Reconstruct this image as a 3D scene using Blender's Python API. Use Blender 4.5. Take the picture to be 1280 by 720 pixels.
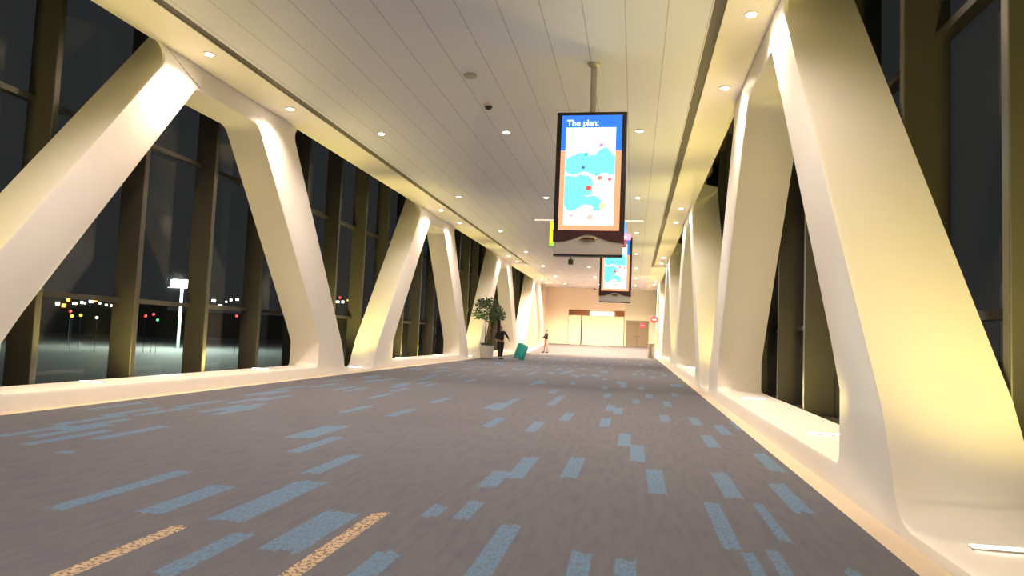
import bpy, bmesh, math, random
from mathutils import Vector, Matrix
random.seed(7)
S = bpy.context.scene
C = S.collection
for o in list(bpy.data.objects): bpy.data.objects.remove(o)

# ------------------------------------------------------------------ camera
FPX, CAM_H = 870.0, 1.3
PITCH, YAW, ROLL = math.radians(3.8626), math.radians(10.0493), math.radians(2.34)
cd = bpy.data.cameras.new('camera'); cam = bpy.data.objects.new('camera', cd); C.objects.link(cam)
fw = Vector((-math.sin(YAW)*math.cos(PITCH), math.cos(YAW)*math.cos(PITCH), math.sin(PITCH)))
r0 = Vector((math.cos(YAW), math.sin(YAW), 0)); u0 = r0.cross(fw)
Rv = r0*math.cos(ROLL)+u0*math.sin(ROLL); Uv = -r0*math.sin(ROLL)+u0*math.cos(ROLL)
m = Matrix.Identity(4)
for i in range(3):
    m[i][0] = Rv[i]; m[i][1] = Uv[i]; m[i][2] = -fw[i]
m[0][3], m[1][3], m[2][3] = 0, 0, CAM_H
cam.matrix_world = m
cd.sensor_width = 36; cd.lens = FPX/1280*36; cd.clip_end = 3000; cd.clip_start = .05
S.camera = cam
# ------------------------------------------------------------------ world, exposure
W = bpy.data.worlds.new('night'); S.world = W; W.use_nodes = True
bg = W.node_tree.nodes['Background']; bg.inputs[0].default_value = (.6, .62, .68, 1); bg.inputs[1].default_value = .02
S.view_settings.view_transform = 'Standard'; S.view_settings.look = 'None'
S.view_settings.exposure = 1.15; S.view_settings.gamma = 1; S.view_settings.use_curve_mapping = False
WARM = (1, .68, .43); NEUT = (1, .83, .73); SILL = (1, .80, .22)
P_WALL, P_CEIL, P_SILL = 215, 118, 600

# ------------------------------------------------------------------ dimensions
XL, XR = -8.2, 1.88            # inner faces of the two truss walls, their thickness
CL, CR = -8.0, 1.68                    # carpet edges
ZC, ZS, ZW, ZG = 6.0, 6.1, 6.9, 8.2                      # panelled ceiling, side soffits
PER, TL, TR = 15.25, 12.65, 11.65      # truss period, first top node left and right
YE = 66.0                              # end wall
Y0 = -9.0

# ------------------------------------------------------------------ materials
def mat(name, col, rough=.6, metal=0, emit=None, es=0, bump=0, bscale=60, var=0, vscale=3):
    M = bpy.data.materials.new(name); M.use_nodes = True
    nt = M.node_tree; b = nt.nodes['Principled BSDF']
    b.inputs['Roughness'].default_value = rough; b.inputs['Metallic'].default_value = metal
    b.inputs['Base Color'].default_value = (*col, 1)
    tc = nt.nodes.new('ShaderNodeTexCoord')
    if var:
        n = nt.nodes.new('ShaderNodeTexNoise'); n.inputs['Scale'].default_value = vscale; n.inputs['Detail'].default_value = 4
        nt.links.new(tc.outputs['Object'], n.inputs['Vector'])
        r = nt.nodes.new('ShaderNodeValToRGB')
        r.color_ramp.elements[0].color = (*[c*(1-var) for c in col], 1); r.color_ramp.elements[1].color = (*[min(1, c*(1+var)) for c in col], 1)
        nt.links.new(n.outputs['Fac'], r.inputs[0]); nt.links.new(r.outputs[0], b.inputs['Base Color'])
    if bump:
        n = nt.nodes.new('ShaderNodeTexNoise'); n.inputs['Scale'].default_value = bscale
        nt.links.new(tc.outputs['Object'], n.inputs['Vector'])
        bp = nt.nodes.new('ShaderNodeBump'); bp.inputs['Strength'].default_value = bump; bp.inputs['Distance'].default_value = .01
        nt.links.new(n.outputs['Fac'], bp.inputs['Height']); nt.links.new(bp.outputs[0], b.inputs['Normal'])
    if emit:
        b.inputs['Emission Color'].default_value = (*emit, 1); b.inputs['Emission Strength'].default_value = es
    return M
M_col = mat('white_cladding', (.84, .80, .74), .45, var=.02)
M_soff = mat('soffit_paint', (.84, .80, .74), .55, var=.02)
M_groove = mat('dark_groove', (.07, .06, .05), .6)
M_bord = mat('tan_border', (.62, .52, .38), .6, var=.06)
M_mull = mat('bronze_metal', (.10, .095, .08), .38, .6, var=.1)
M_black = mat('black_plastic', (.012, .010, .012), .35)
M_maroon = mat('maroon_plastic', (.045, .012, .016), .35)
M_plate = mat('grey_metal_plate', (.42, .40, .38), .45, .2, var=.04)
M_pole = mat('painted_pole', (.45, .43, .36), .4, .4, var=.05)
M_gold = mat('brass_badge', (.55, .45, .2), .3, .8, var=.05)
M_lampon = mat('lamp_glow', (1, 1, 1), .5, emit=(1, .84, .62), es=45)
M_sillon = mat('sill_lamp_glow', (1, 1, 1), .5, emit=(1, .95, .8), es=14)
M_trim = mat('lamp_trim', (.7, .68, .62), .4, var=.02)
M_det = mat('detector_plastic', (.42, .40, .34), .5, var=.03)
M_end = mat('end_wall_paint', (.82, .70, .56), .6, var=.03)
M_endg = mat('grey_green_paint', (.60, .61, .50), .6, var=.03)
M_hoard = mat('hoarding_board', (.85, .74, .52), .6, var=.03)
M_recess = mat('terracotta_paint', (.80, .50, .34), .6, var=.08)
M_door = mat('door_paint', (.19, .17, .12), .5, var=.06)
M_red = mat('red_sign', (.75, .03, .05), .4, emit=(1, .05, .07), es=.6)
M_wht = mat('white_lettering', (.9, .9, .9), .5, emit=(1, 1, 1), es=.5)
M_pot = mat('ceramic_pot', (.62, .60, .58), .4, var=.05)
M_soil = mat('potting_soil', (.03, .02, .012), .95, bump=.5)
M_leaf = mat('leaf', (.045, .09, .03), .5, var=.5, vscale=9)
M_bark = mat('bark', (.12, .08, .05), .9, bump=.6, var=.3)
M_skin = mat('skin', (.45, .27, .18), .5, var=.04)
M_hair = mat('dark_hair', (.012, .008, .006), .7, var=.2)
M_jack = mat('black_jacket', (.012, .012, .016), .8, var=.2)
M_redc = mat('red_cloth', (.40, .01, .015), .8, var=.1)
M_trou = mat('black_trousers', (.014, .014, .017), .85, var=.2)
M_pink = mat('pale_trousers', (.62, .42, .36), .8, var=.08)
M_shoe = mat('dark_shoe', (.03, .03, .03), .6, var=.1)
M_teal = mat('teal_shell', (.04, .58, .55), .35, var=.05)
M_pale = mat('pale_shell', (.55, .62, .62), .4, var=.05)
M_steel = mat('brushed_steel', (.40, .39, .34), .35, .7, var=.06)
M_tarmac = mat('tarmac', (.10, .105, .10), .85, var=.75, vscale=.03)
M_far = mat('far_building', (.05, .05, .05), .8, var=.2, vscale=.1)
def glow(name, col, s): return mat(name, (.02, .02, .02), .5, emit=col, es=s)
G_wht = glow('white_lamp', (1, .95, .85), 2.2); G_org = glow('orange_lamp', (1, .42, .06), 2.4)
G_red = glow('red_lamp', (1, .05, .04), 1.6); G_yel = glow('yellow_lamp', (1, .65, .03), 2.5)
G_grn = glow('green_lamp', (.1, 1, .3), .9); G_mast = glow('flood_lamp', (.8, 1, .9), 30)

def glass_mat():
    M = bpy.data.materials.new('window_glass'); M.use_nodes = True; nt = M.node_tree; nt.nodes.clear()
    o = nt.nodes.new('ShaderNodeOutputMaterial'); t = nt.nodes.new('ShaderNodeBsdfTransparent'); g = nt.nodes.new('ShaderNodeBsdfGlossy')
    t.inputs[0].default_value = (.88, .9, .88, 1); g.inputs['Roughness'].default_value = .04
    lw = nt.nodes.new('ShaderNodeLayerWeight'); lw.inputs[0].default_value = .5; pw = nt.nodes.new('ShaderNodeMath'); pw.operation = 'POWER'; pw.inputs[1].default_value = 5; nt.links.new(lw.outputs['Facing'], pw.inputs[0]); f = nt.nodes.new('ShaderNodeMath'); f.operation = 'MULTIPLY_ADD'; f.inputs[1].default_value = .6; f.inputs[2].default_value = .03; nt.links.new(pw.outputs[0], f.inputs[0]); mx = nt.nodes.new('ShaderNodeMixShader')
    nt.links.new(f.outputs[0], mx.inputs[0]); nt.links.new(t.outputs[0], mx.inputs[1]); nt.links.new(g.outputs[0], mx.inputs[2]); nt.links.new(mx.outputs[0], o.inputs[0])
    return M
M_glass = glass_mat()

class NT:                                  # tiny helper for node maths
    def __init__(s, M): s.nt = M.node_tree
    def n(s, op, a, b=None, c=None):
        x = s.nt.nodes.new('ShaderNodeMath'); x.operation = op
        for i, v in enumerate((a, b, c)):
            if v is None: continue
            if isinstance(v, (int, float)): x.inputs[i].default_value = v
            else: s.nt.links.new(v, x.inputs[i])
        return x.outputs[0]
    def band(s, v, lo, hi):
        return s.n('MULTIPLY', s.n('GREATER_THAN', v, lo), s.n('LESS_THAN', v, hi))
    def mix(s, fac, a, b):
        x = s.nt.nodes.new('ShaderNodeMix'); x.data_type = 'RGBA'
        if isinstance(fac, (int, float)): x.inputs[0].default_value = fac
        else: s.nt.links.new(fac, x.inputs[0])
        for i, v in ((6, a), (7, b)):
            if isinstance(v, tuple): x.inputs[i].default_value = (*v, 1)
            else: s.nt.links.new(v, x.inputs[i])
        return x.outputs[2]
    def xyz(s):
        tc = s.nt.nodes.new('ShaderNodeTexCoord'); sp = s.nt.nodes.new('ShaderNodeSeparateXYZ')
        s.nt.links.new(tc.outputs['Object'], sp.inputs[0]); return sp.outputs, tc.outputs['Object']
    def noise(s, vec, scale, detail=3, sc=None):
        x = s.nt.nodes.new('ShaderNodeTexNoise'); x.inputs['Scale'].default_value = scale; x.inputs['Detail'].default_value = detail
        if sc:
            mp = s.nt.nodes.new('ShaderNodeMapping'); mp.inputs['Scale'].default_value = sc
            s.nt.links.new(vec, mp.inputs[0]); vec = mp.outputs[0]
        s.nt.links.new(vec, x.inputs['Vector']); return x.outputs['Fac']
    def white(s, a, b):
        cb = s.nt.nodes.new('ShaderNodeCombineXYZ'); s.nt.links.new(a, cb.inputs[0]); s.nt.links.new(b, cb.inputs[1])
        w = s.nt.nodes.new('ShaderNodeTexWhiteNoise'); s.nt.links.new(cb.outputs[0], w.inputs['Vector']); return w.outputs['Value']

def carpet_mat():
    M = mat('carpet', (.2, .2, .2), .95); h = NT(M); (x, y, z), vec = h.xyz()
    b = M.node_tree.nodes['Principled BSDF']
    x = h.n('ADD', x, h.n('MULTIPLY', h.n('SUBTRACT', h.noise(vec, 26, 3), .5), .03)); y = h.n('ADD', y, h.n('MULTIPLY', h.n('SUBTRACT', h.noise(vec, 9, 3, (2, 1, 1)), .5), .3))
    fine = h.noise(vec, 90, 4); mid = h.noise(vec, 5, 4, (3, .5, 1))
    base = h.mix(fine, (.066, .070, .088), (.158, .160, .184))
    base = h.mix(h.n('MULTIPLY', h.n('MAXIMUM', 0.0, h.n('MULTIPLY', h.n('SUBTRACT', mid, .42), 3.0)), .8), base, (.078, .088, .125))
    # woven blue dashes running along the bridge
    col = h.n('FLOOR', h.n('DIVIDE', x, .16)); off = h.white(col, col)
    row = h.n('FLOOR', h.n('ADD', h.n('DIVIDE', y, 1.15), h.n('MULTIPLY', off, 7)))
    rnd = h.white(col, row)
    dash = h.n('MULTIPLY', h.n('GREATER_THAN', rnd, .90), h.band(y, 5.9, 48))
    for x0, x1, y0, y1 in ((-2.12, -1.86, 3.85, 4.75), (.60, .72, 4.7, 6.0), (-1.45, -1.33, 4.85, 5.2), (-1.22, -1.10, 4.85, 5.4),
                           (-.33, -.21, 3.4, 4.35), (-.07, .05, 3.4, 4.3), (-.86, -.72, 3.5, 4.8), (.86, .94, 4.0, 4.75), (.70, .78, 3.6, 4.65), (1.0, 1.08, 5.0, 6.1),
                           (-2.42, -2.28, 3.3, 4.1), (-2.75, -2.50, 4.3, 5.6), (-3.3, -3.1, 4.3, 5.2), (-1.45, -1.3, 3.3, 4.0), (-3.9, -3.75, 4.2, 5.6), (1.25, 1.33, 3.7, 4.5)):
        dash = h.n('MAXIMUM', dash, h.n('MULTIPLY', h.band(x, x0, x1), h.band(y, y0, y1)))
    dash = h.n('MULTIPLY', dash, h.n('MINIMUM', 1.0, h.n('MAXIMUM', .15, h.n('SUBTRACT', h.n('MULTIPLY', h.noise(vec, 22, 5, (2.2, .8, 1)), 3.2), .85))))
    base = h.mix(dash, base, (.10, .20, .32))
    # tan patterned strips
    st = h.n('MULTIPLY', h.band(x, -2.86, -2.75), h.n('LESS_THAN', y, 4.1))
    st = h.n('MAXIMUM', st, h.n('MULTIPLY', h.band(x, -1.79, -1.68), h.n('LESS_THAN', y, 4.85)))
    sp = h.noise(vec, 38, 1)
    tan = h.mix(h.n('GREATER_THAN', sp, .53), (.46, .36, .24), (.19, .13, .10))
    base = h.mix(st, base, tan)
    M.node_tree.links.new(base, b.inputs['Base Color'])
    bp = M.node_tree.nodes.new('ShaderNodeBump'); bp.inputs['Strength'].default_value = .5; bp.inputs['Distance'].default_value = .004
    M.node_tree.links.new(fine, bp.inputs['Height']); M.node_tree.links.new(bp.outputs[0], b.inputs['Normal'])
    return M
def ceil_mat():
    M = mat('ceiling_planks', (.70, .67, .62), .5); h = NT(M); (x, y, z), vec = h.xyz()
    fr = h.n('FRACT', h.n('DIVIDE', h.n('ADD', x, 60.26), .6))
    seam = h.n('LESS_THAN', fr, .03)
    c = h.mix(seam, (.70, .71, .80), (.46, .45, .50))
    M.node_tree.links.new(c, M.node_tree.nodes['Principled BSDF'].inputs['Base Color']); return M

def screen_mat():
    """Lit poster: blue head, orange sides, pale sheet with turquoise shapes (local X -.5..+.5 m, Z 0..2)."""
    M = bpy.data.materials.new('lit_poster'); M.use_nodes = True; nt = M.node_tree; nt.nodes.clear(); h = NT(M)
    (x, y, z), vec = h.xyz()
    wob = h.n('MULTIPLY', h.n('SUBTRACT', h.noise(vec, 3.2, 2), .5), .5)
    c = h.mix(h.n('GREATER_THAN', z, 1.42), (1.15, .40, .20), (.045, .20, .90))
    sheet = h.n('MULTIPLY', h.band(x, -.43, .41), h.band(z, .10, 1.83))
    pale = h.mix(h.n('LESS_THAN', z, 1.42), (1.0, 1.7, 1.65), (1.7, 1.55, 1.45))
    lob = None
    for cx, cz, rx, rz in ((-.24, 1.20, .24, .17), (.20, 1.19, .26, .20), (-.22, .80, .27, .19), (-.26, .60, .19, .22), (.02, .50, .18, .12)):
        dx = h.n('DIVIDE', h.n('SUBTRACT', x, cx), rx); dz = h.n('DIVIDE', h.n('SUBTRACT', h.n('ADD', z, wob), cz), rz)
        v = h.n('LESS_THAN', h.n('ADD', h.n('POWER', h.n('ABSOLUTE', dx), 3), h.n('POWER', h.n('ABSOLUTE', dz), 3)), 1)
        lob = v if lob is None else h.n('MAXIMUM', lob, v)
    pale = h.mix(lob, pale, (.22, 1.35, 1.30))
    for cx, cz, r, cc in ((-.02, .76, .05, (1, .12, .08)), (.16, .92, .04, (1, .25, .2)), (.33, .88, .035, (1, .2, .2)), (.17, 1.50, .035, (.6, .3, .8)), (-.12, 1.13, .03, (.1, .2, .4)),
                      (-.30, .30, .035, (.5, .4, .7)), (.22, .42, .05, (1, .85, .3)), (.02, .24, .05, (1, .45, .5)), (-.08, 1.36, .03, (.0, .55, .55))):
        d = h.n('ADD', h.n('POWER', h.n('ABSOLUTE', h.n('SUBTRACT', x, cx)), 2), h.n('POWER', h.n('ABSOLUTE', h.n('SUBTRACT', h.n('SUBTRACT', z, cz), h.n('MULTIPLY', x, .1))), 2))
        pale = h.mix(h.n('LESS_THAN', d, r*r), pale, cc)
    low = h.n('LESS_THAN', z, .30)
    pale = h.mix(h.n('MULTIPLY', low, .35), pale, (1, .75, .3))
    c = h.mix(sheet, c, pale)
    em = nt.nodes.new('ShaderNodeEmission'); em.inputs[1].default_value = .62
    nt.links.new(c, em.inputs[0]); o = nt.nodes.new('ShaderNodeOutputMaterial'); nt.links.new(em.outputs[0], o.inputs[0])
    return M
def emis(name, col, s):
    M = bpy.data.materials.new(name); M.use_nodes = True; nt = M.node_tree; nt.nodes.clear()
    e = nt.nodes.new('ShaderNodeEmission'); e.inputs[0].default_value = (*col, 1); e.inputs[1].default_value = s
    o = nt.nodes.new('ShaderNodeOutputMaterial'); nt.links.new(e.outputs[0], o.inputs[0]); return M

# ------------------------------------------------------------------ mesh helpers
def box(bm, x0, x1, y0, y1, z0, z1, bev=0):
    r = bmesh.ops.create_cube(bm, size=1)
    for v in r['verts']:
        v.co = Vector(((x0+x1)/2+v.co.x*(x1-x0), (y0+y1)/2+v.co.y*(y1-y0), (z0+z1)/2+v.co.z*(z1-z0)))
    if bev:
        es = list({e for v in r['verts'] for e in v.link_edges})
        bmesh.ops.bevel(bm, geom=es, offset=bev, segments=2, affect='EDGES', profile=.5)
def lathe(bm, prof, seg=24, cx=0, cy=0):
    rings = [[bm.verts.new((cx+r*math.cos(2*math.pi*k/seg), cy+r*math.sin(2*math.pi*k/seg), z)) for k in range(seg)] for r, z in prof]
    for a, b in zip(rings, rings[1:]):
        for k in range(seg): bm.faces.new((a[k], a[(k+1) % seg], b[(k+1) % seg], b[k]))
    bm.faces.new(rings[0]); bm.faces.new(rings[-1])
def tube(bm, pts, rad, seg=8):
    rings = []
    for i, p in enumerate(pts):
        p = Vector(p); d = (Vector(pts[min(i+1, len(pts)-1)])-Vector(pts[max(i-1, 0)])).normalized()
        a = d.orthogonal().normalized(); b = d.cross(a); r = rad[i] if isinstance(rad, (list, tuple)) else rad
        rings.append([bm.verts.new(p+a*r*math.cos(2*math.pi*k/seg)+b*r*math.sin(2*math.pi*k/seg)) for k in range(seg)])
    for A, B in zip(rings, rings[1:]):
        # align the two rings to avoid twisting
        o = min(range(seg), key=lambda s: (A[0].co-B[s].co).length)
        for k in range(seg):
            try: bm.faces.new((A[k], A[(k+1) % seg], B[(k+1+o) % seg], B[(k+o) % seg]))
            except ValueError: pass
    bm.faces.new(rings[0]); bm.faces.new(rings[-1])
def prism(bm, pts, mapf, d0, d1):
    A = [bm.verts.new(mapf(p, d0)) for p in pts]; B = [bm.verts.new(mapf(p, d1)) for p in pts]
    bm.faces.new(A); bm.faces.new(B)
    for i in range(len(pts)): bm.faces.new((A[i], A[(i+1) % len(pts)], B[(i+1) % len(pts)], B[i]))
def obj(name, bm, M, parent=None, smooth=False, loc=None, kind=None):
    bmesh.ops.recalc_face_normals(bm, faces=bm.faces)
    me = bpy.data.meshes.new(name); bm.to_mesh(me); bm.free(); me.materials.append(M)
    if smooth:
        for p in me.polygons: p.use_smooth = True
        me.set_sharp_from_angle(angle=math.radians(38))
    o = bpy.data.objects.new(name, me); C.objects.link(o)
    if parent: o.parent = parent
    if loc: o.location = loc
    if kind: o['kind'] = kind
    return o
def tag(o, label, cat, group=None):
    o['label'] = label; o['category'] = cat
    if group: o['group'] = group
    return o
def thing(name, loc, label, cat, group=None):
    o = bpy.data.objects.new(name, None); C.objects.link(o); o.location = loc; o.empty_display_size = .2
    return tag(o, label, cat, group)
def copy_tree(r, loc, label):
    c = r.copy(); C.objects.link(c); c.location = loc; c['label'] = label
    for ch in list(r.children):
        d = ch.copy(); C.objects.link(d); d.parent = c
        for g in ch.children:
            e = g.copy(); C.objects.link(e); e.parent = d
    return c
def textmesh(name, s, size, M, parent, loc, rot, depth=.004, align='CENTER'):
    cu = bpy.data.curves.new(name, 'FONT'); cu.body = s; cu.size = size; cu.extrude = depth; cu.align_x = align; cu.offset = .001
    t = bpy.data.objects.new(name, cu); C.objects.link(t)
    dg = bpy.context.evaluated_depsgraph_get(); me = bpy.data.meshes.new_from_object(t.evaluated_get(dg)); bpy.data.objects.remove(t)
    me.materials.clear(); me.materials.append(M)
    o = bpy.data.objects.new(name, me); C.objects.link(o); o.parent = parent; o.location = loc; o.rotation_euler = rot
    return o

# ------------------------------------------------------------------ floor and ceiling
def rise(y): return 0 if y < 54 else (y-54)/12*.68
def strip(bm, x0, x1, ys, zf, th):
    vs = [[bm.verts.new((x, y, zf(y)+d)) for x, d in ((x0, 0), (x1, 0), (x1, -th), (x0, -th))] for y in ys]
    for a, b in zip(vs, vs[1:]):
        for k in range(4): bm.faces.new((a[k], a[(k+1) % 4], b[(k+1) % 4], b[k]))
    bm.faces.new(vs[0]); bm.faces.new(vs[-1])
bm = bmesh.new(); strip(bm, CL, CR, (Y0, 54, YE+2), rise, .3); obj('floor', bm, carpet_mat(), kind='structure')
bm = bmesh.new(); strip(bm, CR, XR+1.55, (Y0, 54, YE+2), rise, .3); obj('trim_1', bm, M_bord, kind='structure')
bm = bmesh.new(); strip(bm, XL-1.55, CL, (Y0, 54, YE+2), rise, .3); obj('trim_2', bm, M_bord, kind='structure')
bm = bmesh.new()
box(bm, -6.95, .97, Y0, YE+2, ZC, ZC+.35)
obj('ceiling', bm, ceil_mat(), kind='structure')
GL, GR = (-7.12, -6.95), (.97, 1.14)
bm = bmesh.new(); box(bm, XL, GL[0], Y0, YE+2, ZS, ZS+.25); box(bm, GL[0]-.02, GL[0], Y0, 45, ZC, ZS)
obj('trim_3', bm, M_soff, kind='structure')
bm = bmesh.new(); box(bm, GR[1], XR, Y0, YE+2, ZS, ZS+.25); box(bm, GR[1], GR[1]+.02, Y0, 45, ZC, ZS)
obj('trim_4', bm, M_soff, kind='structure')
for n, (a, b) in ((5, GL), (6, GR)):
    bm = bmesh.new(); box(bm, a, b, Y0, 45, ZC+.02, ZC+.05)
    obj('trim_%d' % n, bm, M_groove, kind='structure')
bm = bmesh.new(); box(bm, XL-1.6, XR+1.6, Y0, YE+2, ZG, ZG+.2); obj('roof', bm, M_groove, kind='structure')
# past the grooves the ceiling runs flush, with a shallow band across
bm = bmesh.new(); box(bm, XL-.1, -6.95, 45, YE+.3, ZC-.02, ZS); box(bm, .97, XR+.1, 45, YE+.3, ZC-.02, ZS)
obj('trim_7', bm, M_soff, kind='structure')

# ------------------------------------------------------------------ the truss walls
def arc(P, a, b, r, n=7):
    """fillet of corner P between directions a and b (unit 2-vectors leaving P)"""
    ang = math.acos(max(-1, min(1, a.dot(b)))); t = r/math.tan(ang/2)
    A = P+a*t; B = P+b*t; bis = (a+b).normalized(); Cn = P+bis*(r/math.sin(ang/2))
    va, vb = A-Cn, B-Cn; th = math.acos(max(-1, min(1, va.dot(vb)/(r*r)))); out = []
    for i in range(n+1):
        s = i/n; out.append(Cn+(va*math.sin((1-s)*th)+vb*math.sin(s*th))/math.sin(th))
    return out
def edge_curve(sg, pts, zs, zh, rb, rt):
    """one side of an opening; sg = direction (+1/-1 in y) from the column into the opening"""
    V2 = lambda a, b: Vector((a, b))
    pts = [V2(*p) for p in pts]; h = V2(sg, 0)
    lo = arc(pts[0], h, (pts[1]-pts[0]).normalized(), rb)
    hi = arc(pts[-1], (pts[-2]-pts[-1]).normalized(), h, rt)
    mid = [lo[-1]]+pts[1:-1]+[hi[0]]; L = [(b-a).length for a, b in zip(mid, mid[1:])]; tot = sum(L); m_ = []
    for i in range(1, 12):
        d = tot*i/12
        for k, l in enumerate(L):
            if d <= l or k == len(L)-1: m_.append(mid[k].lerp(mid[k+1], d/l)); break
            d -= l
    return lo+m_+hi
RC = .055
def ring_side(P, nrm, X, sgn, TH, Q):
    """outer reveal point -> rounded front corner"""
    f = lambda u, q: Vector((X+sgn*u, q.x, q.y))
    a = f(TH, Q); b = f(RC, P); c = f(RC*.29, P+nrm*RC*.29); d = f(0, P+nrm*RC)
    return [a, b, c, d]
def column(name, X, sgn, cn, cf, mat_, TH, on, of):
    """cn / cf: near and far edge curves (bottom to top)"""
    bm = bmesh.new(); rings = []
    N = len(cn)
    def nrm(c, i, side):
        t = (c[min(i+1, N-1)]-c[max(i-1, 0)]).normalized()
        n = Vector((-t.y, t.x))
        return n
    for i in range(N):
        if i in (0, N-1): n1 = n2 = Vector((0, -1 if i == 0 else 1))
        else:
            t = (cn[i+1]-cn[i-1]).normalized(); n1 = Vector((t.y, -t.x))       # to +y for an upward curve: solid lies on the far side
            t = (cf[i+1]-cf[i-1]).normalized(); n2 = Vector((-t.y, t.x))
        rings.append(ring_side(cn[i], n1, X, sgn, TH, on[i])+list(reversed(ring_side(cf[i], n2, X, sgn, TH, of[i]))))
    def flat(z, yn, yf):
        q = lambda y, yo: [Vector((X+sgn*TH, yo, z))]+[Vector((X+sgn*u, y, z)) for u in (RC, RC*.29, 0)]
        i = 0 if z == 0 else -1
        return q(yn, on[i].x)+list(reversed(q(yf, of[i].x)))
    rings = [flat(0, cn[0].x, cf[0].x)]+rings+[flat(ZW, cn[-1].x, cf[-1].x)]
    vr = [[bm.verts.new(p) for p in r] for r in rings]
    for A, B in zip(vr, vr[1:]):
        for k in range(8): bm.faces.new((A[k], A[(k+1) % 8], B[(k+1) % 8], B[k]))
    bm.faces.new(vr[0]); bm.faces.new(vr[-1])
    return obj(name, bm, mat_, smooth=True)
Z1, ZH1, Z2, ZH2 = .25, 5.65, .08, 6.12
ORD = ['nearest', 'second', 'third', 'fourth', 'fifth', 'sixth', 'seventh', 'eighth', 'ninth']
def chord(bm, X, sgn, y0, y1, z, top, TH):
    lim = ZW if top else 0; s = 1 if top else -1
    sec = [(TH, z), (RC, z), (RC*.29, z+s*RC*.29), (0, z+s*RC), (0, lim), (TH, lim)]
    A = [bm.verts.new((X+sgn*u, y0, q)) for u, q in sec]; B = [bm.verts.new((X+sgn*u, y1, q)) for u, q in sec]
    bm.faces.new(A); bm.faces.new(B)
    for k in range(6): bm.faces.new((A[k], A[(k+1) % 6], B[(k+1) % 6], B[k]))
def truss(side, X, sgn, T0, extras, TH):
    bm = bmesh.new(); i = 0; prev = None
    base = T0-PER
    for k in range(-1, 4):
        T = T0+k*PER; V = T-PER/2; V2 = T+PER/2; extra = extras[0] if k == 0 else extras[1]
        # near member: leans away at the top; far member: leans back towards us
        pA = [(V+1.15+extra, Z2), (V+1.22+extra, .6), (V+1.22+extra+.78*(ZH2-.6), ZH2)]
        eA2 = edge_curve(-1, pA, Z2, ZH2, .35, .24); oA2 = edge_curve(-1, pA[:2]+[(pA[2][0]+.78*.68, 6.8)], Z2, 6.8, .35, .03)
        eA1 = edge_curve(1, [(T-4.72, Z1), (T-4.72, .95), (T-1.1, ZH1)], Z1, ZH1, .12, .22)
        eB1 = edge_curve(-1, [(T+4.72, Z1), (T+4.72, .95), (T+1.1, ZH1)], Z1, ZH1, .12, .35)
        pB = [(V2-1.15, Z2), (V2-1.22, .6), (V2-1.22-.70*(ZH2-.6), ZH2)]
        eB2 = edge_curve(1, pB, Z2, ZH2, .35, .24); oB2 = edge_curve(1, pB[:2]+[(pB[2][0]-.70*.68, 6.8)], Z2, 6.8, .35, .03)
        for typ, cn, cf, on, of in (('A', eA2, eA1, oA2, eA1), ('B', eB1, eB2, eB1, oB2)):
            if k == -1 and typ == 'A': prev = None; continue
            if prev is not None:
                chord(bm, X, sgn, prev[0].x, cn[0].x, cn[0].y, False, TH); chord(bm, X, sgn, prev[-1].x, cn[-1].x, cn[-1].y, True, TH if cn[-1].y < 6 else .08)
            prev = cf
            o = column('slanted_column', X, sgn, cn, cf, M_col, TH, on, of)
            lean = 'leaning away towards the far end' if typ == 'A' else 'leaning back towards the near end'
            if k == -1: lab = 'white slanted column of the %s window wall beside the camera, before the first pictured one' % side
            else:
                lab = '%s white slanted column along the %s window wall, %s at its top' % (ORD[i], side, lean); i += 1
            tag(o, lab, 'column', 'slanted columns of the %s window wall' % side)
    last = prev
    if last is not None:                      # blank run up to the end wall
        chord(bm, X, sgn, last[0].x, YE+.2, last[0].y, False, TH); chord(bm, X, sgn, last[-1].x, YE+.2, last[-1].y, True, .08)
    return bm
bmL = truss('left', XL, -1, TL, (.32, 0), .82); obj('wall_left', bmL, M_col, kind='structure', smooth=True)
bmR = truss('right', XR, 1, TR, (.35, .35), .95); obj('wall_right', bmR, M_col, kind='structure', smooth=True)
# the last opening on the left is closed by a plain panel
bm = bmesh.new(); Tq = TL+3*PER; prism(bm, [(Tq-4.8, .2), (Tq+4.8, .2), (Tq+4.8, .95), (Tq+1.15, 5.7), (Tq-1.15, 5.7), (Tq-4.8, .95)], lambda p, d: Vector((d, p[0], p[1])), XL-.30, XL-.36)
obj('wall_infill', bm, mat('grey_infill', (.42, .43, .36), .6, var=.04), kind='structure')

bm = bmesh.new(); box(bm, XL-.5, XL-.15, TL+3*PER+5, YE+.3, 0, ZW); obj('wall_end_left_return', bm, M_end, kind='structure')
bm = bmesh.new(); box(bm, XR+.15, XR+.5, TR+3*PER+5, YE+.3, 0, ZW); obj('wall_end_right_return', bm, M_end, kind='structure')
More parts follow.
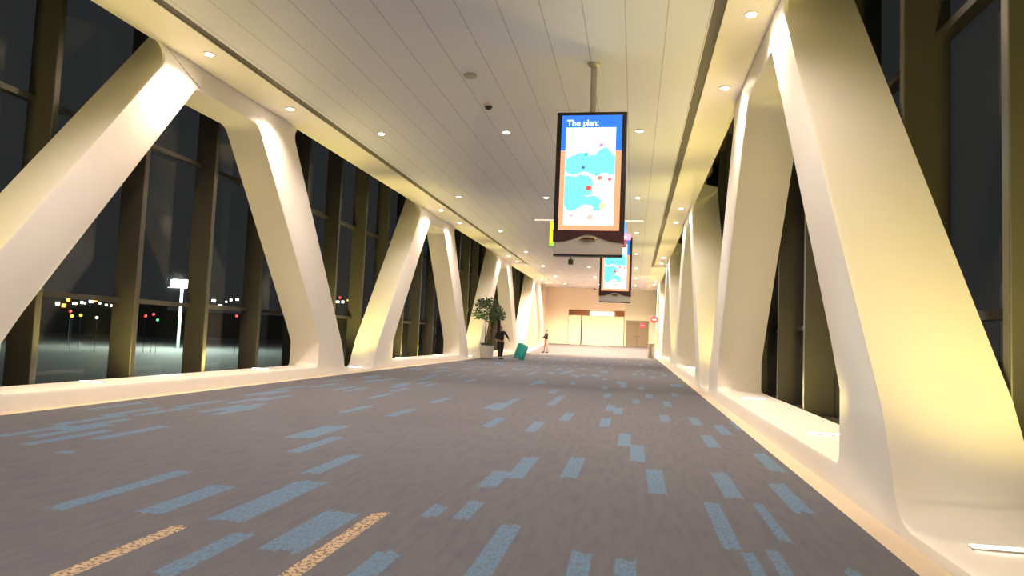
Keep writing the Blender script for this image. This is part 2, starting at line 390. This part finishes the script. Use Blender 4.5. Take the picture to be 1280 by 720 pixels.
# ------------------------------------------------------------------ curtain walls
def curtain(n, sgn, X, y0):
    root = bpy.data.objects.new('window_%d' % n, None); C.objects.link(root); root['kind'] = 'structure'
    xn, xg = X+sgn*.97, X+sgn*1.45
    bm = bmesh.new(); a, b = sorted((xg, xg+sgn*.02)); box(bm, a, b, Y0, YE, .0, ZG); obj('glass', bm, M_glass, root)
    y = y0-2.18*int((y0-Y0)/2.18); me = None
    while y < YE-1:
        if me is None:
            bm = bmesh.new(); a, b = sorted((xn, xg)); box(bm, a, b, -.06, .06, 0, ZG, .012)
            me = obj('mullion', bm, M_mull, root, loc=(0, y, 0)); first = me
        else:
            c = first.copy(); C.objects.link(c); c.parent = root; c.location = (0, y, 0)
        y += 2.18
    for z in (1.66, 4.75):
        bm = bmesh.new(); a, b = sorted((xg-sgn*.16, xg-sgn*.005)); box(bm, a, b, Y0, YE, z-.045, z+.045); obj('transom', bm, M_mull, root)
    bm = bmesh.new(); a, b = sorted((xg-sgn*.2, xg)); box(bm, a, b, Y0, YE, 0, .16); obj('window_sill', bm, M_mull, root)
curtain(1, -1, XL, 11.62); curtain(2, 1, XR, 6.0)
# walls beyond the truss at the back of the camera, to close the bridge
bm = bmesh.new(); box(bm, XL-1.6, XR+1.6, Y0-.2, Y0, 0, ZG+.2); obj('wall_back', bm, M_end, kind='structure')

# ------------------------------------------------------------------ lamps
def spot(loc, power, col, size, blend=1, rad=.05):
    l = bpy.data.lights.new('downlight_beam', 'SPOT'); l.energy = power; l.color = col; l.spot_size = math.radians(size); l.spot_blend = blend; l.shadow_soft_size = rad
    o = bpy.data.objects.new('downlight_beam', l); C.objects.link(o); o.location = loc; return o
def downlight_mesh(root, r):
    bm = bmesh.new(); lathe(bm, [(r, -.018), (r*1.0, 0), (r*.78, 0), (r*.78, -.012), (r*.8, -.018)][::-1], 24)
    t = obj('trim_ring', bm, M_trim, root, smooth=True)
    bm = bmesh.new(); lathe(bm, [(r*.76, -.016), (r*.6, -.022), (r*.2, -.026)], 20); obj('lamp_lens', bm, M_lampon, root, smooth=True)
proto = None
def place_downlight(x, y, z, label, group, power, col, size, r=.085):
    global proto
    if proto is None:
        r = .105; proto = thing('downlight', (x, y, z), label, 'ceiling light', group); downlight_mesh(proto, r); d = proto
    else:
        d = copy_tree(proto, (x, y, z), label); d['group'] = group
    b = spot((x, y, z-.05), power, col, size); b.parent = d; b.location = (0, 0, -.05)
rows = [.3, 7.95, 15.6, 23.1, 30.8, 38.4, 46.0, 53.6, 61]
rn = ['behind', 'overhead', 'first', 'second', 'third', 'fourth', 'fifth', 'sixth', 'seventh']
for j, y in enumerate(rows):
    for x, s in ((-6.1, 'left'), (-3.05, 'middle'), (0, 'right')):
        place_downlight(x, y, ZC-.001, 'round recessed downlight in the %s column of the panelled ceiling, %s row from the camera' % (s, rn[j]) if j > 1 else
                        'round recessed ceiling downlight in the %s column, %s the viewpoint' % (s, 'just above' if j else 'nearest above'), 'downlights in the panelled ceiling', P_CEIL*(1 if y < 50 else 15), NEUT if y < 50 else WARM, 148)
for side, x, T0 in (('left', -7.62, TL-.15), ('right', 1.55, TR+.1)):
    c = 0
    for k in range(-1, 4):
        for dy, w in ((-1.5, 'nearer'), (1.5, 'farther')):
            y = T0+k*PER+dy
            if y > YE-1: continue
            z = ZS if y < 45 else ZC-.02
            place_downlight(x, y, z-.001, 'small warm downlight in the %s soffit, %s one above %s column peak' % (side, w, ('the unseen', 'the nearest', 'the second', 'the third', 'the farthest')[k+1]), 'warm downlights in the side soffits', P_WALL, WARM, 140)
sp = None
for side, X, sgn, T0, ex in (('left', XL, -1, TL, 0), ('right', XR, 1, TR, .35)):
    for k in range(0, 4):
        T = T0+k*PER; V = T-PER/2
        for y, z, rot, what, ang, pw in ((V+.72+ex/2, Z2, -1, 'far end of the narrow V', 38, .55), (V-.62, Z2, 1, 'near end of the narrow V', 40, 1.5),
                                         (T-2.6, Z1, 1, 'near half of the wide bay', 68, .42), (T+2.6, Z1, -1, 'far half of the wide bay', 68, .42)):
            if side == 'left' and k == 3 and ang > 40: continue
            lab = 'slim white strip light let into the %s sill, %s %s' % (side, what, ('nearest', 'second', 'third', 'farthest')[k])
            loc = (X+sgn*.45, y, z+.001)
            if sp is None:
                sp = thing('strip_light', loc, lab, 'strip light', 'strip lights in the window sills')
                bm = bmesh.new(); box(bm, -.21, .21, -.035, .035, 0, .012, .003); obj('housing', bm, M_trim, sp)
                bm = bmesh.new(); box(bm, -.20, .20, -.025, .025, .0125, .018); obj('diffuser', bm, M_sillon, sp); d = sp
            else: d = copy_tree(sp, loc, lab)
            l = bpy.data.lights.new('strip_beam', 'SPOT'); l.spot_size = math.radians(88 if ang == 40 else 72 if ang < 50 else 66); l.spot_blend = 1; l.shadow_soft_size = .12; l.energy = P_SILL*pw; l.color = SILL
            o = bpy.data.objects.new('strip_beam', l); C.objects.link(o); o.parent = d; o.location = (0, 0, .03)
            o.rotation_euler = Vector((sgn*.14, rot*math.sin(math.radians(ang)), math.cos(math.radians(ang)))).to_track_quat('-Z', 'Y').to_euler()

# ceiling fittings
t = thing('dome_camera', (-3.07, 13.7, ZC), 'black dome camera under the ceiling before the second downlight', 'security camera')
bm = bmesh.new(); lathe(bm, [(.10, 0), (.10, -.03), (.085, -.04)][::-1]); obj('mount', bm, M_trim, t, smooth=True)
bm = bmesh.new(); lathe(bm, [(.08*math.cos(a), -.035-.075*math.sin(a)) for a in [i*math.pi/2/7 for i in range(7)]][::-1]); obj('dome', bm, M_black, t, smooth=True)
t = thing('smoke_detector', (-3.07, 12.07, ZC), 'flat beige smoke detector on the ceiling panels, nearer than the black dome', 'smoke detector')
bm = bmesh.new(); lathe(bm, [(.12, 0), (.12, -.02), (.09, -.045), (.03, -.05)][::-1]); obj('housing', bm, M_det, t, smooth=True)
bm = bmesh.new(); lathe(bm, [(.05, -.046), (.04, -.06)][::-1]); obj('sensor', bm, M_det, t, smooth=True)

# ------------------------------------------------------------------ hanging displays
M_scr = screen_mat()
def hanging_display(x, y, z0, label):
    """z0: lower edge of the screen; body 1.18 m wide"""
    t = thing('hanging_display', (x, y, ZC), label, 'hanging screen', 'screens hanging from the ceiling')
    b = z0-ZC
    bm = bmesh.new(); box(bm, -.595, .595, -.09, .09, b-.0, b+2.09, .02)
    c = obj('screen_housing', bm, M_black, t)
    bm = bmesh.new(); box(bm, -.51, .51, -.006, 0, 0, 2.05)
    obj('lit_screen', bm, M_scr, c, loc=(0, -.091, b+.05)).scale = (1, 1, .965)
    tx = textmesh('screen_lettering', 'The plan:', .145, emis('white_glow', (.8, 1, 1), 1.4), c, (-.42, -.099, b+.05+1.80), (math.pi/2, 0, 0), .001, 'LEFT')
    # wavy dark skirt, grey plate below
    n = 24; xs = [-.595+1.19*i/n for i in range(n+1)]
    wave = lambda u: -.14+.13*math.exp(-(u/.28)**2)
    bm = bmesh.new(); pts = [(xs[0], .06), (xs[-1], .06)]+[(u, wave(u)) for u in reversed(xs)]
    prism(bm, pts, lambda p, d: Vector((p[0], d, b+p[1])), -.10, .10); obj('wavy_skirt', bm, M_maroon, t)
    bm = bmesh.new(); box(bm, -.575, .575, -.085, .085, b-.35, b+.02, .01); obj('lower_plate', bm, M_plate, t)
    bm = bmesh.new(); box(bm, -.58, .58, -.09, .09, b-.375, b-.35); obj('bottom_rail', bm, M_black, t)
    bm = bmesh.new(); lathe(bm, [(.14, 0), (.14, .012), (.12, .016)], 28)
    for v in bm.verts: v.co = Vector((v.co.x, -v.co.z-.101, v.co.y*.25+b-.085))
    g = obj('oval_badge', bm, M_gold, t)
    bm = bmesh.new(); lathe(bm, [(.115, 0), (.115, .006)], 28)
    for v in bm.verts: v.co = Vector((v.co.x, -v.co.z-.117, v.co.y*.18+b-.085))
    obj('badge_face', bm, M_maroon, g)
    bm = bmesh.new(); lathe(bm, [(.052, b+2.05), (.052, -.03)], 20); obj('pole', bm, M_pole, t, smooth=True)
    bm = bmesh.new(); lathe(bm, [(.06, -.06), (.10, -.035), (.11, -.001)], 24); obj('ceiling_flange', bm, M_pole, t, smooth=True)
    return t
d1 = hanging_display(-.80, 11.7, 3.04, 'large nearer lit poster screen hanging on a grey pole from the ceiling')
d2 = copy_tree(d1, (-.74, 26.3, ZC), 'smaller farther lit poster screen, partly hidden behind the large one')
# colourful hanging sign just behind the first display: its ends show on both sides
t = thing('hanging_sign', (-1.15, 16.6, 3.75), 'colourful sign on a pale crossbar hanging behind the nearer screen', 'sign')
bm = bmesh.new(); box(bm, -.92, .92, -.05, .05, -.27, .33, .01); obj('sign_panel', bm, mat('sign_backing', (.5, .12, .12), .5, var=.1), t)
bm = bmesh.new(); box(bm, -.91, -.60, -.058, -.051, -.2, .32); obj('yellow_field', bm, emis('yellow_glow', (1, .85, .02), 1.0), t)
bm = bmesh.new(); box(bm, -.91, -.60, -.058, -.051, -.27, -.2); obj('green_field', bm, emis('green_glow', (.25, 1, .05), .8), t)
bm = bmesh.new(); box(bm, .62, .91, -.058, -.051, .05, .33); obj('blue_field', bm, emis('blue_glow', (.15, .4, .95), .8), t)
bm = bmesh.new(); box(bm, .62, 1.02, -.06, -.051, -.10, .05); p = obj('pink_field', bm, emis('pink_glow', (1, .3, .4), .9), t)
bm = bmesh.new(); box(bm, .84, .92, -.064, -.0605, -.04, -.01); obj('arrow_bar', bm, emis('pale_glow', (1, .9, .9), .9), p)
bm = bmesh.new(); box(bm, -1.3, 1.3, -.02, .02, .34, .38); obj('crossbar', bm, M_trim, t)
bm = bmesh.new(); tube(bm, [(.15, 0, .38), (.15, 0, ZC-3.75)], .02); tube(bm, [(.6, 0, .38), (.6, 0, ZC-3.75)], .02); obj('hanger_rods', bm, M_pole, t, smooth=True)

# small camera box hanging far along
t = thing('ceiling_camera', (-3.78, 40.8, ZC), 'small dark box camera hanging from the ceiling far along the bridge', 'security camera')
bm = bmesh.new(); tube(bm, [(0, 0, 0), (0, 0, -.12)], .03); obj('stem', bm, M_black, t)
bm = bmesh.new(); box(bm, -.14, .14, -.2, .2, -.42, -.12, .03); obj('camera_body', bm, mat('grey_green_plastic', (.09, .11, .10), .5), t)

# ------------------------------------------------------------------ far end
def wallbox(bm, x0, x1, z0, z1): box(bm, x0, x1, YE, YE+.25, z0, z1)
bm = bmesh.new()
wallbox(bm, XL-.6, -6.15, .5, ZS+.1); wallbox(bm, -6.15, -.9, 3.97, ZS+.1); obj('wall_end', bm, M_end, kind='structure')
bm = bmesh.new(); wallbox(bm, -.9, -.72, .5, ZS+.1); wallbox(bm, -.72, 1.36, 3.12, ZS+.1); wallbox(bm, 1.36, XR+.6, .5, ZS+.1)
obj('wall_end_right', bm, M_endg, kind='structure')
bm = bmesh.new(); box(bm, -6.15, -.9, YE+1.5, YE+1.6, .5, 4.2); box(bm, -6.15, -.9, YE+.25, YE+1.5, 3.97, 4.1); box(bm, -6.25, -6.15, YE+.25, YE+1.6, .5, 4.2); box(bm, -.9, -.8, YE+.25, YE+1.6, .5, 4.2); obj('wall_recess', bm, M_recess, kind='structure')
t = thing('wall_light', (-2.95, YE+1.4, 3.66), 'bright warm glowing light strip above the pale boards at the far end', 'light fitting')
bm = bmesh.new(); box(bm, -1.25, 1.05, -.03, .05, -.24, .22, .02); obj('diffuser', bm, emis('warm_lightbox', (1, .80, .48), 2.2), t)
bm = bmesh.new(); box(bm, -1.3, 1.1, .05, .1, -.28, .26); obj('backplate', bm, M_trim, t)
for x0, x1, lab in ((-6.12, -4.95, 'narrow pale hoarding board at the far end, left of the dark gap'), (-4.82, -.95, 'wide pale hoarding board at the far end beside the double door')):
    t = thing('hoarding_board', ((x0+x1)/2, YE-.12, .66), lab, 'board', 'hoarding boards at the far end'); w = (x1-x0)/2
    bm = bmesh.new(); box(bm, -w, w, -.04, .04, .02, 2.75, .01); obj('panel', bm, M_hoard, t)
    bm = bmesh.new(); box(bm, -w, w, -.05, .05, 2.75, 2.79); obj('top_rail', bm, mat('olive_edge', (.25, .2, .1), .5), t)
    bm = bmesh.new(); box(bm, -w, w, -.05, .05, 0, .02); obj('bottom_rail', bm, M_trim, t)
bm = bmesh.new(); box(bm, -4.95, -4.82, YE-.10, YE-.02, .66, 3.42); tag(obj('gap_post', bm, mat('dark_post', (.06, .05, .04), .6)), 'dark upright post in the gap between the two pale boards', 'post')
root = bpy.data.objects.new('door_1', None); C.objects.link(root); root['kind'] = 'structure'; root.location = (.32, YE+.04, .66)
for a, b in ((-1.0, -.01), (.01, 1.0)):
    bm = bmesh.new(); box(bm, a, b, -.03, .03, 0, 2.40, .008); l = obj('door_leaf', bm, M_door, root)
    hx = -.1 if b < 0.5 else .1
    bm = bmesh.new(); tube(bm, [(hx, -.03, 1.0), (hx, -.09, 1.0), (hx+(.16 if hx > 0 else -.16), -.09, 1.0)], .03); obj('door_handle', bm, M_black, l)
bm = bmesh.new(); box(bm, -1.05, -1.0, -.06, .06, 0, 2.46); box(bm, 1.0, 1.05, -.06, .06, 0, 2.46); box(bm, -1.0, 1.0, -.06, .06, 2.40, 2.46); obj('door_frame', bm, mat('door_frame_paint', (.3, .28, .22), .5), root)
t = thing('notice', (.78, YE-.0, 2.65), 'small red notice on the right leaf of the far double door', 'sign')
bm = bmesh.new(); box(bm, -.22, .22, -.012, 0, -.2, .2, .004); obj('notice_panel', bm, M_red, t)
bm = bmesh.new(); box(bm, -.14, .14, -.016, -.0125, -.03, .03); obj('white_bar', bm, M_wht, t)
t = thing('round_sign', (1.70, 54, 2.9), 'round red sign projecting from the right wall near the far door', 'sign')
bm = bmesh.new(); lathe(bm, [(.26, -.02), (.27, 0), (.26, .02)], 28)
for v in bm.verts: v.co = Vector((v.co.x-.2, v.co.z, v.co.y))
obj('disc', bm, M_red, t)
bm = bmesh.new(); box(bm, .04, .19, -.02, .02, -.02, .02); obj('bracket', bm, M_steel, t)
bm = bmesh.new(); box(bm, -.34, -.06, -.026, -.021, -.035, .035); obj('white_bar', bm, M_wht, t)
t = thing('dot_camera', (-3.75, YE-.01, 5.95), 'tiny dark camera high on the far end wall left of the hanging screens', 'security camera')
bm = bmesh.new(); lathe(bm, [(.09, 0), (.09, .06), (.05, .1)], 18)
for v in bm.verts: v.co = Vector((v.co.x, -v.co.z, v.co.y))
obj('camera_body', bm, M_black, t)
bm = bmesh.new(); lathe(bm, [(.045, .1), (.03, .115)], 16)
for v in bm.verts: v.co = Vector((v.co.x, -v.co.z, v.co.y))
obj('lens', bm, M_steel, t)
t = thing('litter_bin', (1.32, 52.5, 0), 'grey-green metal litter bin by the right wall at the far end', 'bin')
bm = bmesh.new(); lathe(bm, [(.24, 0), (.25, .02), (.25, 1.0), (.24, 1.02)], 28); obj('body', bm, M_steel, t, smooth=True)
bm = bmesh.new(); lathe(bm, [(.262, 1.0), (.262, 1.05), (.2, 1.09), (.12, 1.10)], 28); obj('lid', bm, mat('dark_lid', (.12, .11, .07), .5), t, smooth=True)

# ------------------------------------------------------------------ potted tree
t = thing('potted_tree', (-7.72, 36.6, 0), 'bushy green tree in a pale round pot by the left window wall', 'plant')
bm = bmesh.new(); lathe(bm, [(.30, 0), (.33, .03), (.385, .66), (.395, .70), (.36, .70), (.345, .62), (.01, .61)], 32); obj('pot', bm, M_pot, t, smooth=True)
bm = bmesh.new(); lathe(bm, [(.34, .60), (.33, .64), (.15, .67)], 24); obj('soil', bm, M_soil, t, smooth=True)
bm = bmesh.new(); branches = []
for k in range(4):
    a = k*1.57+.4; pts = [(.06*math.cos(a), .06*math.sin(a), .62)]
    for i in range(1, 7): pts.append((.10*math.cos(a+i*.5)+.04*i*math.cos(a), .10*math.sin(a+i*.5)+.04*i*math.sin(a), .62+i*.27))
    tube(bm, pts, [.035, .032, .03, .027, .024, .02, .015], 7); branches.append(pts)
obj('trunk', bm, M_bark, t, smooth=True)
bm = bmesh.new(); rg = random.Random(3)
cl = [(-.15, 0, 2.75, .55), (.35, .1, 2.5, .5), (-.5, -.1, 2.35, .38), (.15, -.2, 2.95, .42), (.62, 0, 2.3, .38), (-.35, .2, 2.95, .35), (.1, .1, 2.2, .4)]
for cx, cy, cz, R in cl:
    for _ in range(165):
        d = Vector((rg.gauss(0, 1), rg.gauss(0, 1), rg.gauss(0, 1))).normalized()*R*rg.uniform(.5, 1.05)
        p = Vector((cx, cy, cz))+Vector((d.x, d.y, d.z*.8)); u = Vector((rg.gauss(0, 1), rg.gauss(0, 1), rg.gauss(0, .6))).normalized(); w = u.orthogonal().normalized()
        s = rg.uniform(.06, .10)
        q = [p-u*s, p+w*s*.42, p+u*s*.5+w*s*.3, p+u*s*1.1-Vector((0, 0, s*.3)), p+u*s*.5-w*s*.3, p-w*s*.42]
        bm.faces.new([bm.verts.new(v) for v in q])
obj('foliage', bm, M_leaf, t)
bm = bmesh.new()
for _ in range(160):
    a = rg.uniform(0, 6.28); r = rg.uniform(.02, .32); p = Vector((r*math.cos(a), r*math.sin(a), .66)); u = Vector((math.cos(a)*.6, math.sin(a)*.6, 1)).normalized(); w = Vector((-math.sin(a), math.cos(a), 0)); s = rg.uniform(.12, .24)
    bm.faces.new([bm.verts.new(v) for v in (p-w*.015, p+u*s*.6-w*.03, p+u*s, p+u*s*.6+w*.03, p+w*.015)])
obj('underplanting', bm, M_leaf, t)

# ------------------------------------------------------------------ people
def skin(name, chains, M, parent, sub=2):
    """chains: list of [(point, radius)...]; every chain starting at an existing point shares that vertex"""
    vs, rs, es = [], [], []
    def idx(p, r):
        for i, q in enumerate(vs):
            if (Vector(q)-Vector(p)).length < 1e-5: return i
        vs.append(p); rs.append(r); return len(vs)-1
    for ch in chains:
        ids = [idx(p, r) for p, r in ch]
        es += [(a, b) for a, b in zip(ids, ids[1:])]
    me = bpy.data.meshes.new(name); me.from_pydata(vs, es, []); o = bpy.data.objects.new(name, me); C.objects.link(o)
    md = o.modifiers.new('s', 'SKIN'); md.use_smooth_shade = True
    for i, v in enumerate(me.skin_vertices[0].data):
        r = rs[i]; v.radius = r if isinstance(r, tuple) else (r, r); v.use_root = (i == 0)
    sb = o.modifiers.new('u', 'SUBSURF'); sb.levels = sub
    dg = bpy.context.evaluated_depsgraph_get(); m2 = bpy.data.meshes.new_from_object(o.evaluated_get(dg)); bpy.data.objects.remove(o)
    m2.materials.clear(); m2.materials.append(M)
    o = bpy.data.objects.new(name, m2); C.objects.link(o); o.parent = parent
    for p in m2.polygons: p.use_smooth = True
    return o
def person(loc, rz, label, jacket, trousers, hem, hands, stride, H=1.72):
    """figure facing local -y; hands: wrist targets (left x<0, right x>0)"""
    t = thing('person', loc, label, 'person'); t.rotation_euler = (0, 0, rz); t.scale = (H/1.72,)*3
    hip = (0, 0, .95); ch = (0, .0, 1.28); nk = (0, .01, 1.45)
    body = [[(hip, (.15, .10)), ((0, 0, 1.10), (.13, .095)), (ch, (.16, .11)), ((0, .01, 1.40), (.10, .08)), (nk, .055), ((0, -.005, 1.53), .06), ((0, -.015, 1.60), (.078, .09)), ((0, -.012, 1.67), (.072, .085)), ((0, -.005, 1.71), .04)],
            [((0, -.015, 1.60), (.078, .09)), ((0, -.095, 1.585), .016)]]
    leg, arm, shoe = [], [], []
    for s in (-1, 1):
        fy = stride*s
        L = [(hip, (.15, .10)), ((s*.09, 0, .88), .088), ((s*.10, -.02+fy*.5, .50), .058), ((s*.105, .01+fy, .28), .052), ((s*.11, .02+fy, .09), .036), ((s*.115, -.08+fy, .04), .036), ((s*.12, -.15+fy, .03), .026)]
        body.append(L); leg.append(L)
        w = Vector(hands[0 if s < 0 else 1]); sh = Vector((s*.18, .01, 1.38)); el = (sh+w)/2+Vector((s*.06, .05, -.02))
        A = [((0, .01, 1.40), (.10, .08)), (tuple(sh), .055), (tuple(el), .042), (tuple(w), .027)]
        d = (w-el).normalized(); sd = Vector((0, 1, 0)) if abs(d.y) < .7 else Vector((1, 0, 0)); sd = (sd-d*sd.dot(d)).normalized(); up = d.cross(sd)
        palm = w+d*.05; A2 = A+[(tuple(palm), (.034, .018))]; body.append(A2)
        for k, ln in zip((-1.5, -.5, .5, 1.5), (.062, .075, .07, .055)):
            b = palm+sd*k*.017+d*.03; body.append([(tuple(palm), (.034, .018)), (tuple(b), .0095), (tuple(b+d*ln*.5+up*.008), .009), (tuple(b+d*ln*.85+up*.03), .007)])
        b = w+d*.02+sd*.03; body.append([(tuple(palm), (.034, .018)), (tuple(b), .011), (tuple(b+sd*.02+d*.035+up*.015), .009)])
        arm.append([((0, .012, 1.40), (.115, .095)), (tuple(sh), .072), (tuple(el), .058), (tuple(w-d*.03), .042)])
        shoe.append([((s*.11, .035+fy, .06), .052), ((s*.112, -.05+fy, .045), .046), ((s*.12, -.14+fy, .035), .038), ((s*.122, -.18+fy, .03), .026)])
    b = skin('body', body, M_skin, t)
    skin('trousers', [[((0, 0, .97), (.165, .118)), ((s*.09, 0, .86), .105), ((s*.10, -.02+stride*s*.5, .50), .078), ((s*.105, .01+stride*s, .28), .068), ((s*.11, .02+stride*s, .11), .06)] for s in (-1, 1)], trousers, t)
    skin('jacket', [[((0, 0, .90), (.18, .13)), ((0, 0, 1.10), (.165, .13)), (ch, (.19, .135)), ((0, .012, 1.40), (.115, .095)), ((0, .012, 1.47), .068)]]+arm, jacket, t)
    if hem: skin('red_hem', [[((0, 0, .88), (.192, .142)), ((0, 0, .94), (.192, .142))]], hem, t, 1)
    for s_ in shoe: skin('shoe', [s_], M_shoe, t)
    skin('hair', [[((0, .03, 1.60), (.075, .075)), ((0, .02, 1.67), (.083, .085)), ((0, .0, 1.715), (.05, .06))]], M_hair, t)
    # face: eyes and mouth
    for s in (-1, 1):
        bm = bmesh.new(); bmesh.ops.create_uvsphere(bm, u_segments=8, v_segments=6, radius=.011, matrix=Matrix.Translation((s*.03, -.092, 1.615))); obj('eye', bm, M_black, t)
    bm = bmesh.new(); box(bm, -.022, .022, -.094, -.08, 1.548, 1.556); obj('mouth', bm, mat('lips', (.3, .1, .08), .5), t)
    return t
person((-6.93, 36.4, 0), math.radians(35), 'standing person in black jacket with red hem, beside the teal suitcase', M_jack, M_trou, M_redc, ((-.30, -.12, .98), (.36, -.18, 1.02)), .10, 1.78)
person((-6.75, 54.5, .03), math.radians(-70), 'distant person in dark top and pale trousers near the end of the left wall', M_jack, M_pink, None, ((-.22, -.28, 1.05), (.22, -.30, 1.05)), .12, 1.82)

# teal suitcase leaning by the person
t = thing('suitcase', (-6.05, 36.9, 0), 'teal hard-shell suitcase tilted on its wheels beside the standing person', 'suitcase'); t.rotation_euler = (0, math.radians(22), math.radians(-28))
bm = bmesh.new(); box(bm, -.30, .30, -.14, .0, .08, .90, .09); obj('front_shell', bm, M_teal, t, smooth=True)
bm = bmesh.new(); box(bm, -.30, .30, .004, .14, .08, .90, .09); obj('rear_shell', bm, M_pale, t, smooth=True)
bm = bmesh.new()
for x in (-.15, .15): tube(bm, [(x, .06, .84), (x, .06, 1.08)], .01)
tube(bm, [(-.16, .06, 1.08), (.16, .06, 1.08)], .016); obj('handle', bm, M_steel, t)
for x in (-.23, .23):
    for y in (-.09, .09):
        bm = bmesh.new(); tube(bm, [(x-.015, y, .045), (x+.015, y, .045)], .042, 14); box(bm, x-.02, x+.02, y-.02, y+.02, .05, .09); obj('wheel', bm, M_black, t)

# ------------------------------------------------------------------ outside, night airfield
GZ = -7.0
bm = bmesh.new(); box(bm, -900, 500, -300, 1500, GZ-.5, GZ); obj('ground', bm, M_tarmac, kind='structure')
def at(px, py, D):
    d = (fw+Rv*((px-640)/FPX)-Uv*((py-360)/FPX)); return Vector((0, 0, CAM_H))+d*(D/d.length)
p = at(228, 355, 240)
t = thing('light_mast', (p.x, p.y, GZ), 'tall floodlight mast glowing white-green beyond the left windows', 'light mast'); hz = p.z-GZ
bm = bmesh.new(); lathe(bm, [(.5, 0), (.35, hz-.6)], 12); obj('mast', bm, mat('pale_mast', (.3, .4, .36), .5, emit=(.5, .8, .7), es=0), t)
bm = bmesh.new(); box(bm, -3.9, 3.9, -.6, .6, hz-1.0, hz+1.3, .5); obj('flood_head', bm, G_mast, t)
bm = bmesh.new(); box(bm, -4.5, 4.5, -.7, .7, hz-1.35, hz-1.05); obj('head_frame', bm, M_far, t)
l = bpy.data.lights.new('mast_beam', 'POINT'); l.energy = 90000; l.color = (.85, 1, .9); l.shadow_soft_size = 2
o = bpy.data.objects.new('mast_beam', l); C.objects.link(o); o.parent = t; o.location = (4, -6, hz)
# long low terminal with lit windows
p0, p1 = at(40, 388, 420), at(330, 386, 420)
t = thing('far_terminal', (0, 0, 0), 'long low dark terminal with a row of lit windows on the night horizon', 'building')
dx = (p1-p0); dx.z = 0; ln = dx.length; dx.normalize(); nn = Vector((-dx.y, dx.x, 0))
bm = bmesh.new(); prism(bm, [(0, GZ), (ln*1.9, GZ), (ln*1.9, 8.5), (ln*1.3, 8.5), (ln*1.3, 7), (ln*.55, 7), (ln*.55, 11), (0, 11)], lambda p, d: Vector((p0.x, p0.y, 0))+dx*p[0]+nn*d+Vector((0, 0, p[1])), 3, 30); obj('wall', bm, M_far, t)
rg = random.Random(5)
for a in (70, 78, 84, 92, 101, 105, 113, 118, 124, 132, 140, 147, 268, 276, 284, 290, 298, 430, 437, 445):
    q = at(a, 377+rg.uniform(-3, 5), 415); w = rg.uniform(.4, 1.1); hh = rg.uniform(.4, .9)
    v = q-p0; s = v.dot(dx); z = q.z
    bm = bmesh.new(); prism(bm, [(s-w, z-hh), (s+w, z-hh), (s+w, z+hh), (s-w, z+hh)], lambda p, d: Vector((p0.x, p0.y, 0))+dx*p[0]+nn*d+Vector((0, 0, p[1])), 2.5, 2.9)
    obj('window', bm, G_org if a in (78, 84, 118, 445) else G_wht, t)
def apron_lamp(px, py, D, M, cname, where):
    q = at(px, py, D); hh = max(.8, q.z-GZ)
    t = thing('apron_lamp', (q.x, q.y, GZ), 'small %s airfield lamp, %s' % (cname, where), 'lamp', 'small coloured lamps on the airfield')
    bm = bmesh.new(); lathe(bm, [(.06, 0), (.05, hh-.2)], 8); obj('post', bm, M_far, t)
    bm = bmesh.new(); bmesh.ops.create_uvsphere(bm, u_segments=12, v_segments=8, radius=.34*D/200, matrix=Matrix.Translation((0, 0, hh))); obj('bulb', bm, M, t, smooth=True)
for a in ((88, 389, 240, G_red, 'red', 'above the two yellow ones'), (90, 395, 215, G_yel, 'yellow', 'left of a matching yellow one'), (101, 394, 200, G_yel, 'yellow', 'right of a matching yellow one'),
          (121, 397, 200, G_wht, 'white', 'right of the yellow pair'), (149, 400, 200, G_wht, 'white', 'just left of the dark mullion'), (182, 395, 200, G_red, 'red', 'left of a brighter red one'),
          (192, 393, 200, G_red, 'red', 'above the green one'), (197, 400, 200, G_grn, 'green', 'below the floodlight mast'), (296, 395, 200, G_red, 'red', 'right of the floodlight mast'),
          (542, 369, 200, G_grn, 'green', 'seen between the second pair of left columns'), (581, 371, 200, G_wht, 'white', 'seen beside the fourth left column'), (425, 372, 200, G_red, 'red', 'in the narrow V of the left columns')):
    apron_lamp(*a)
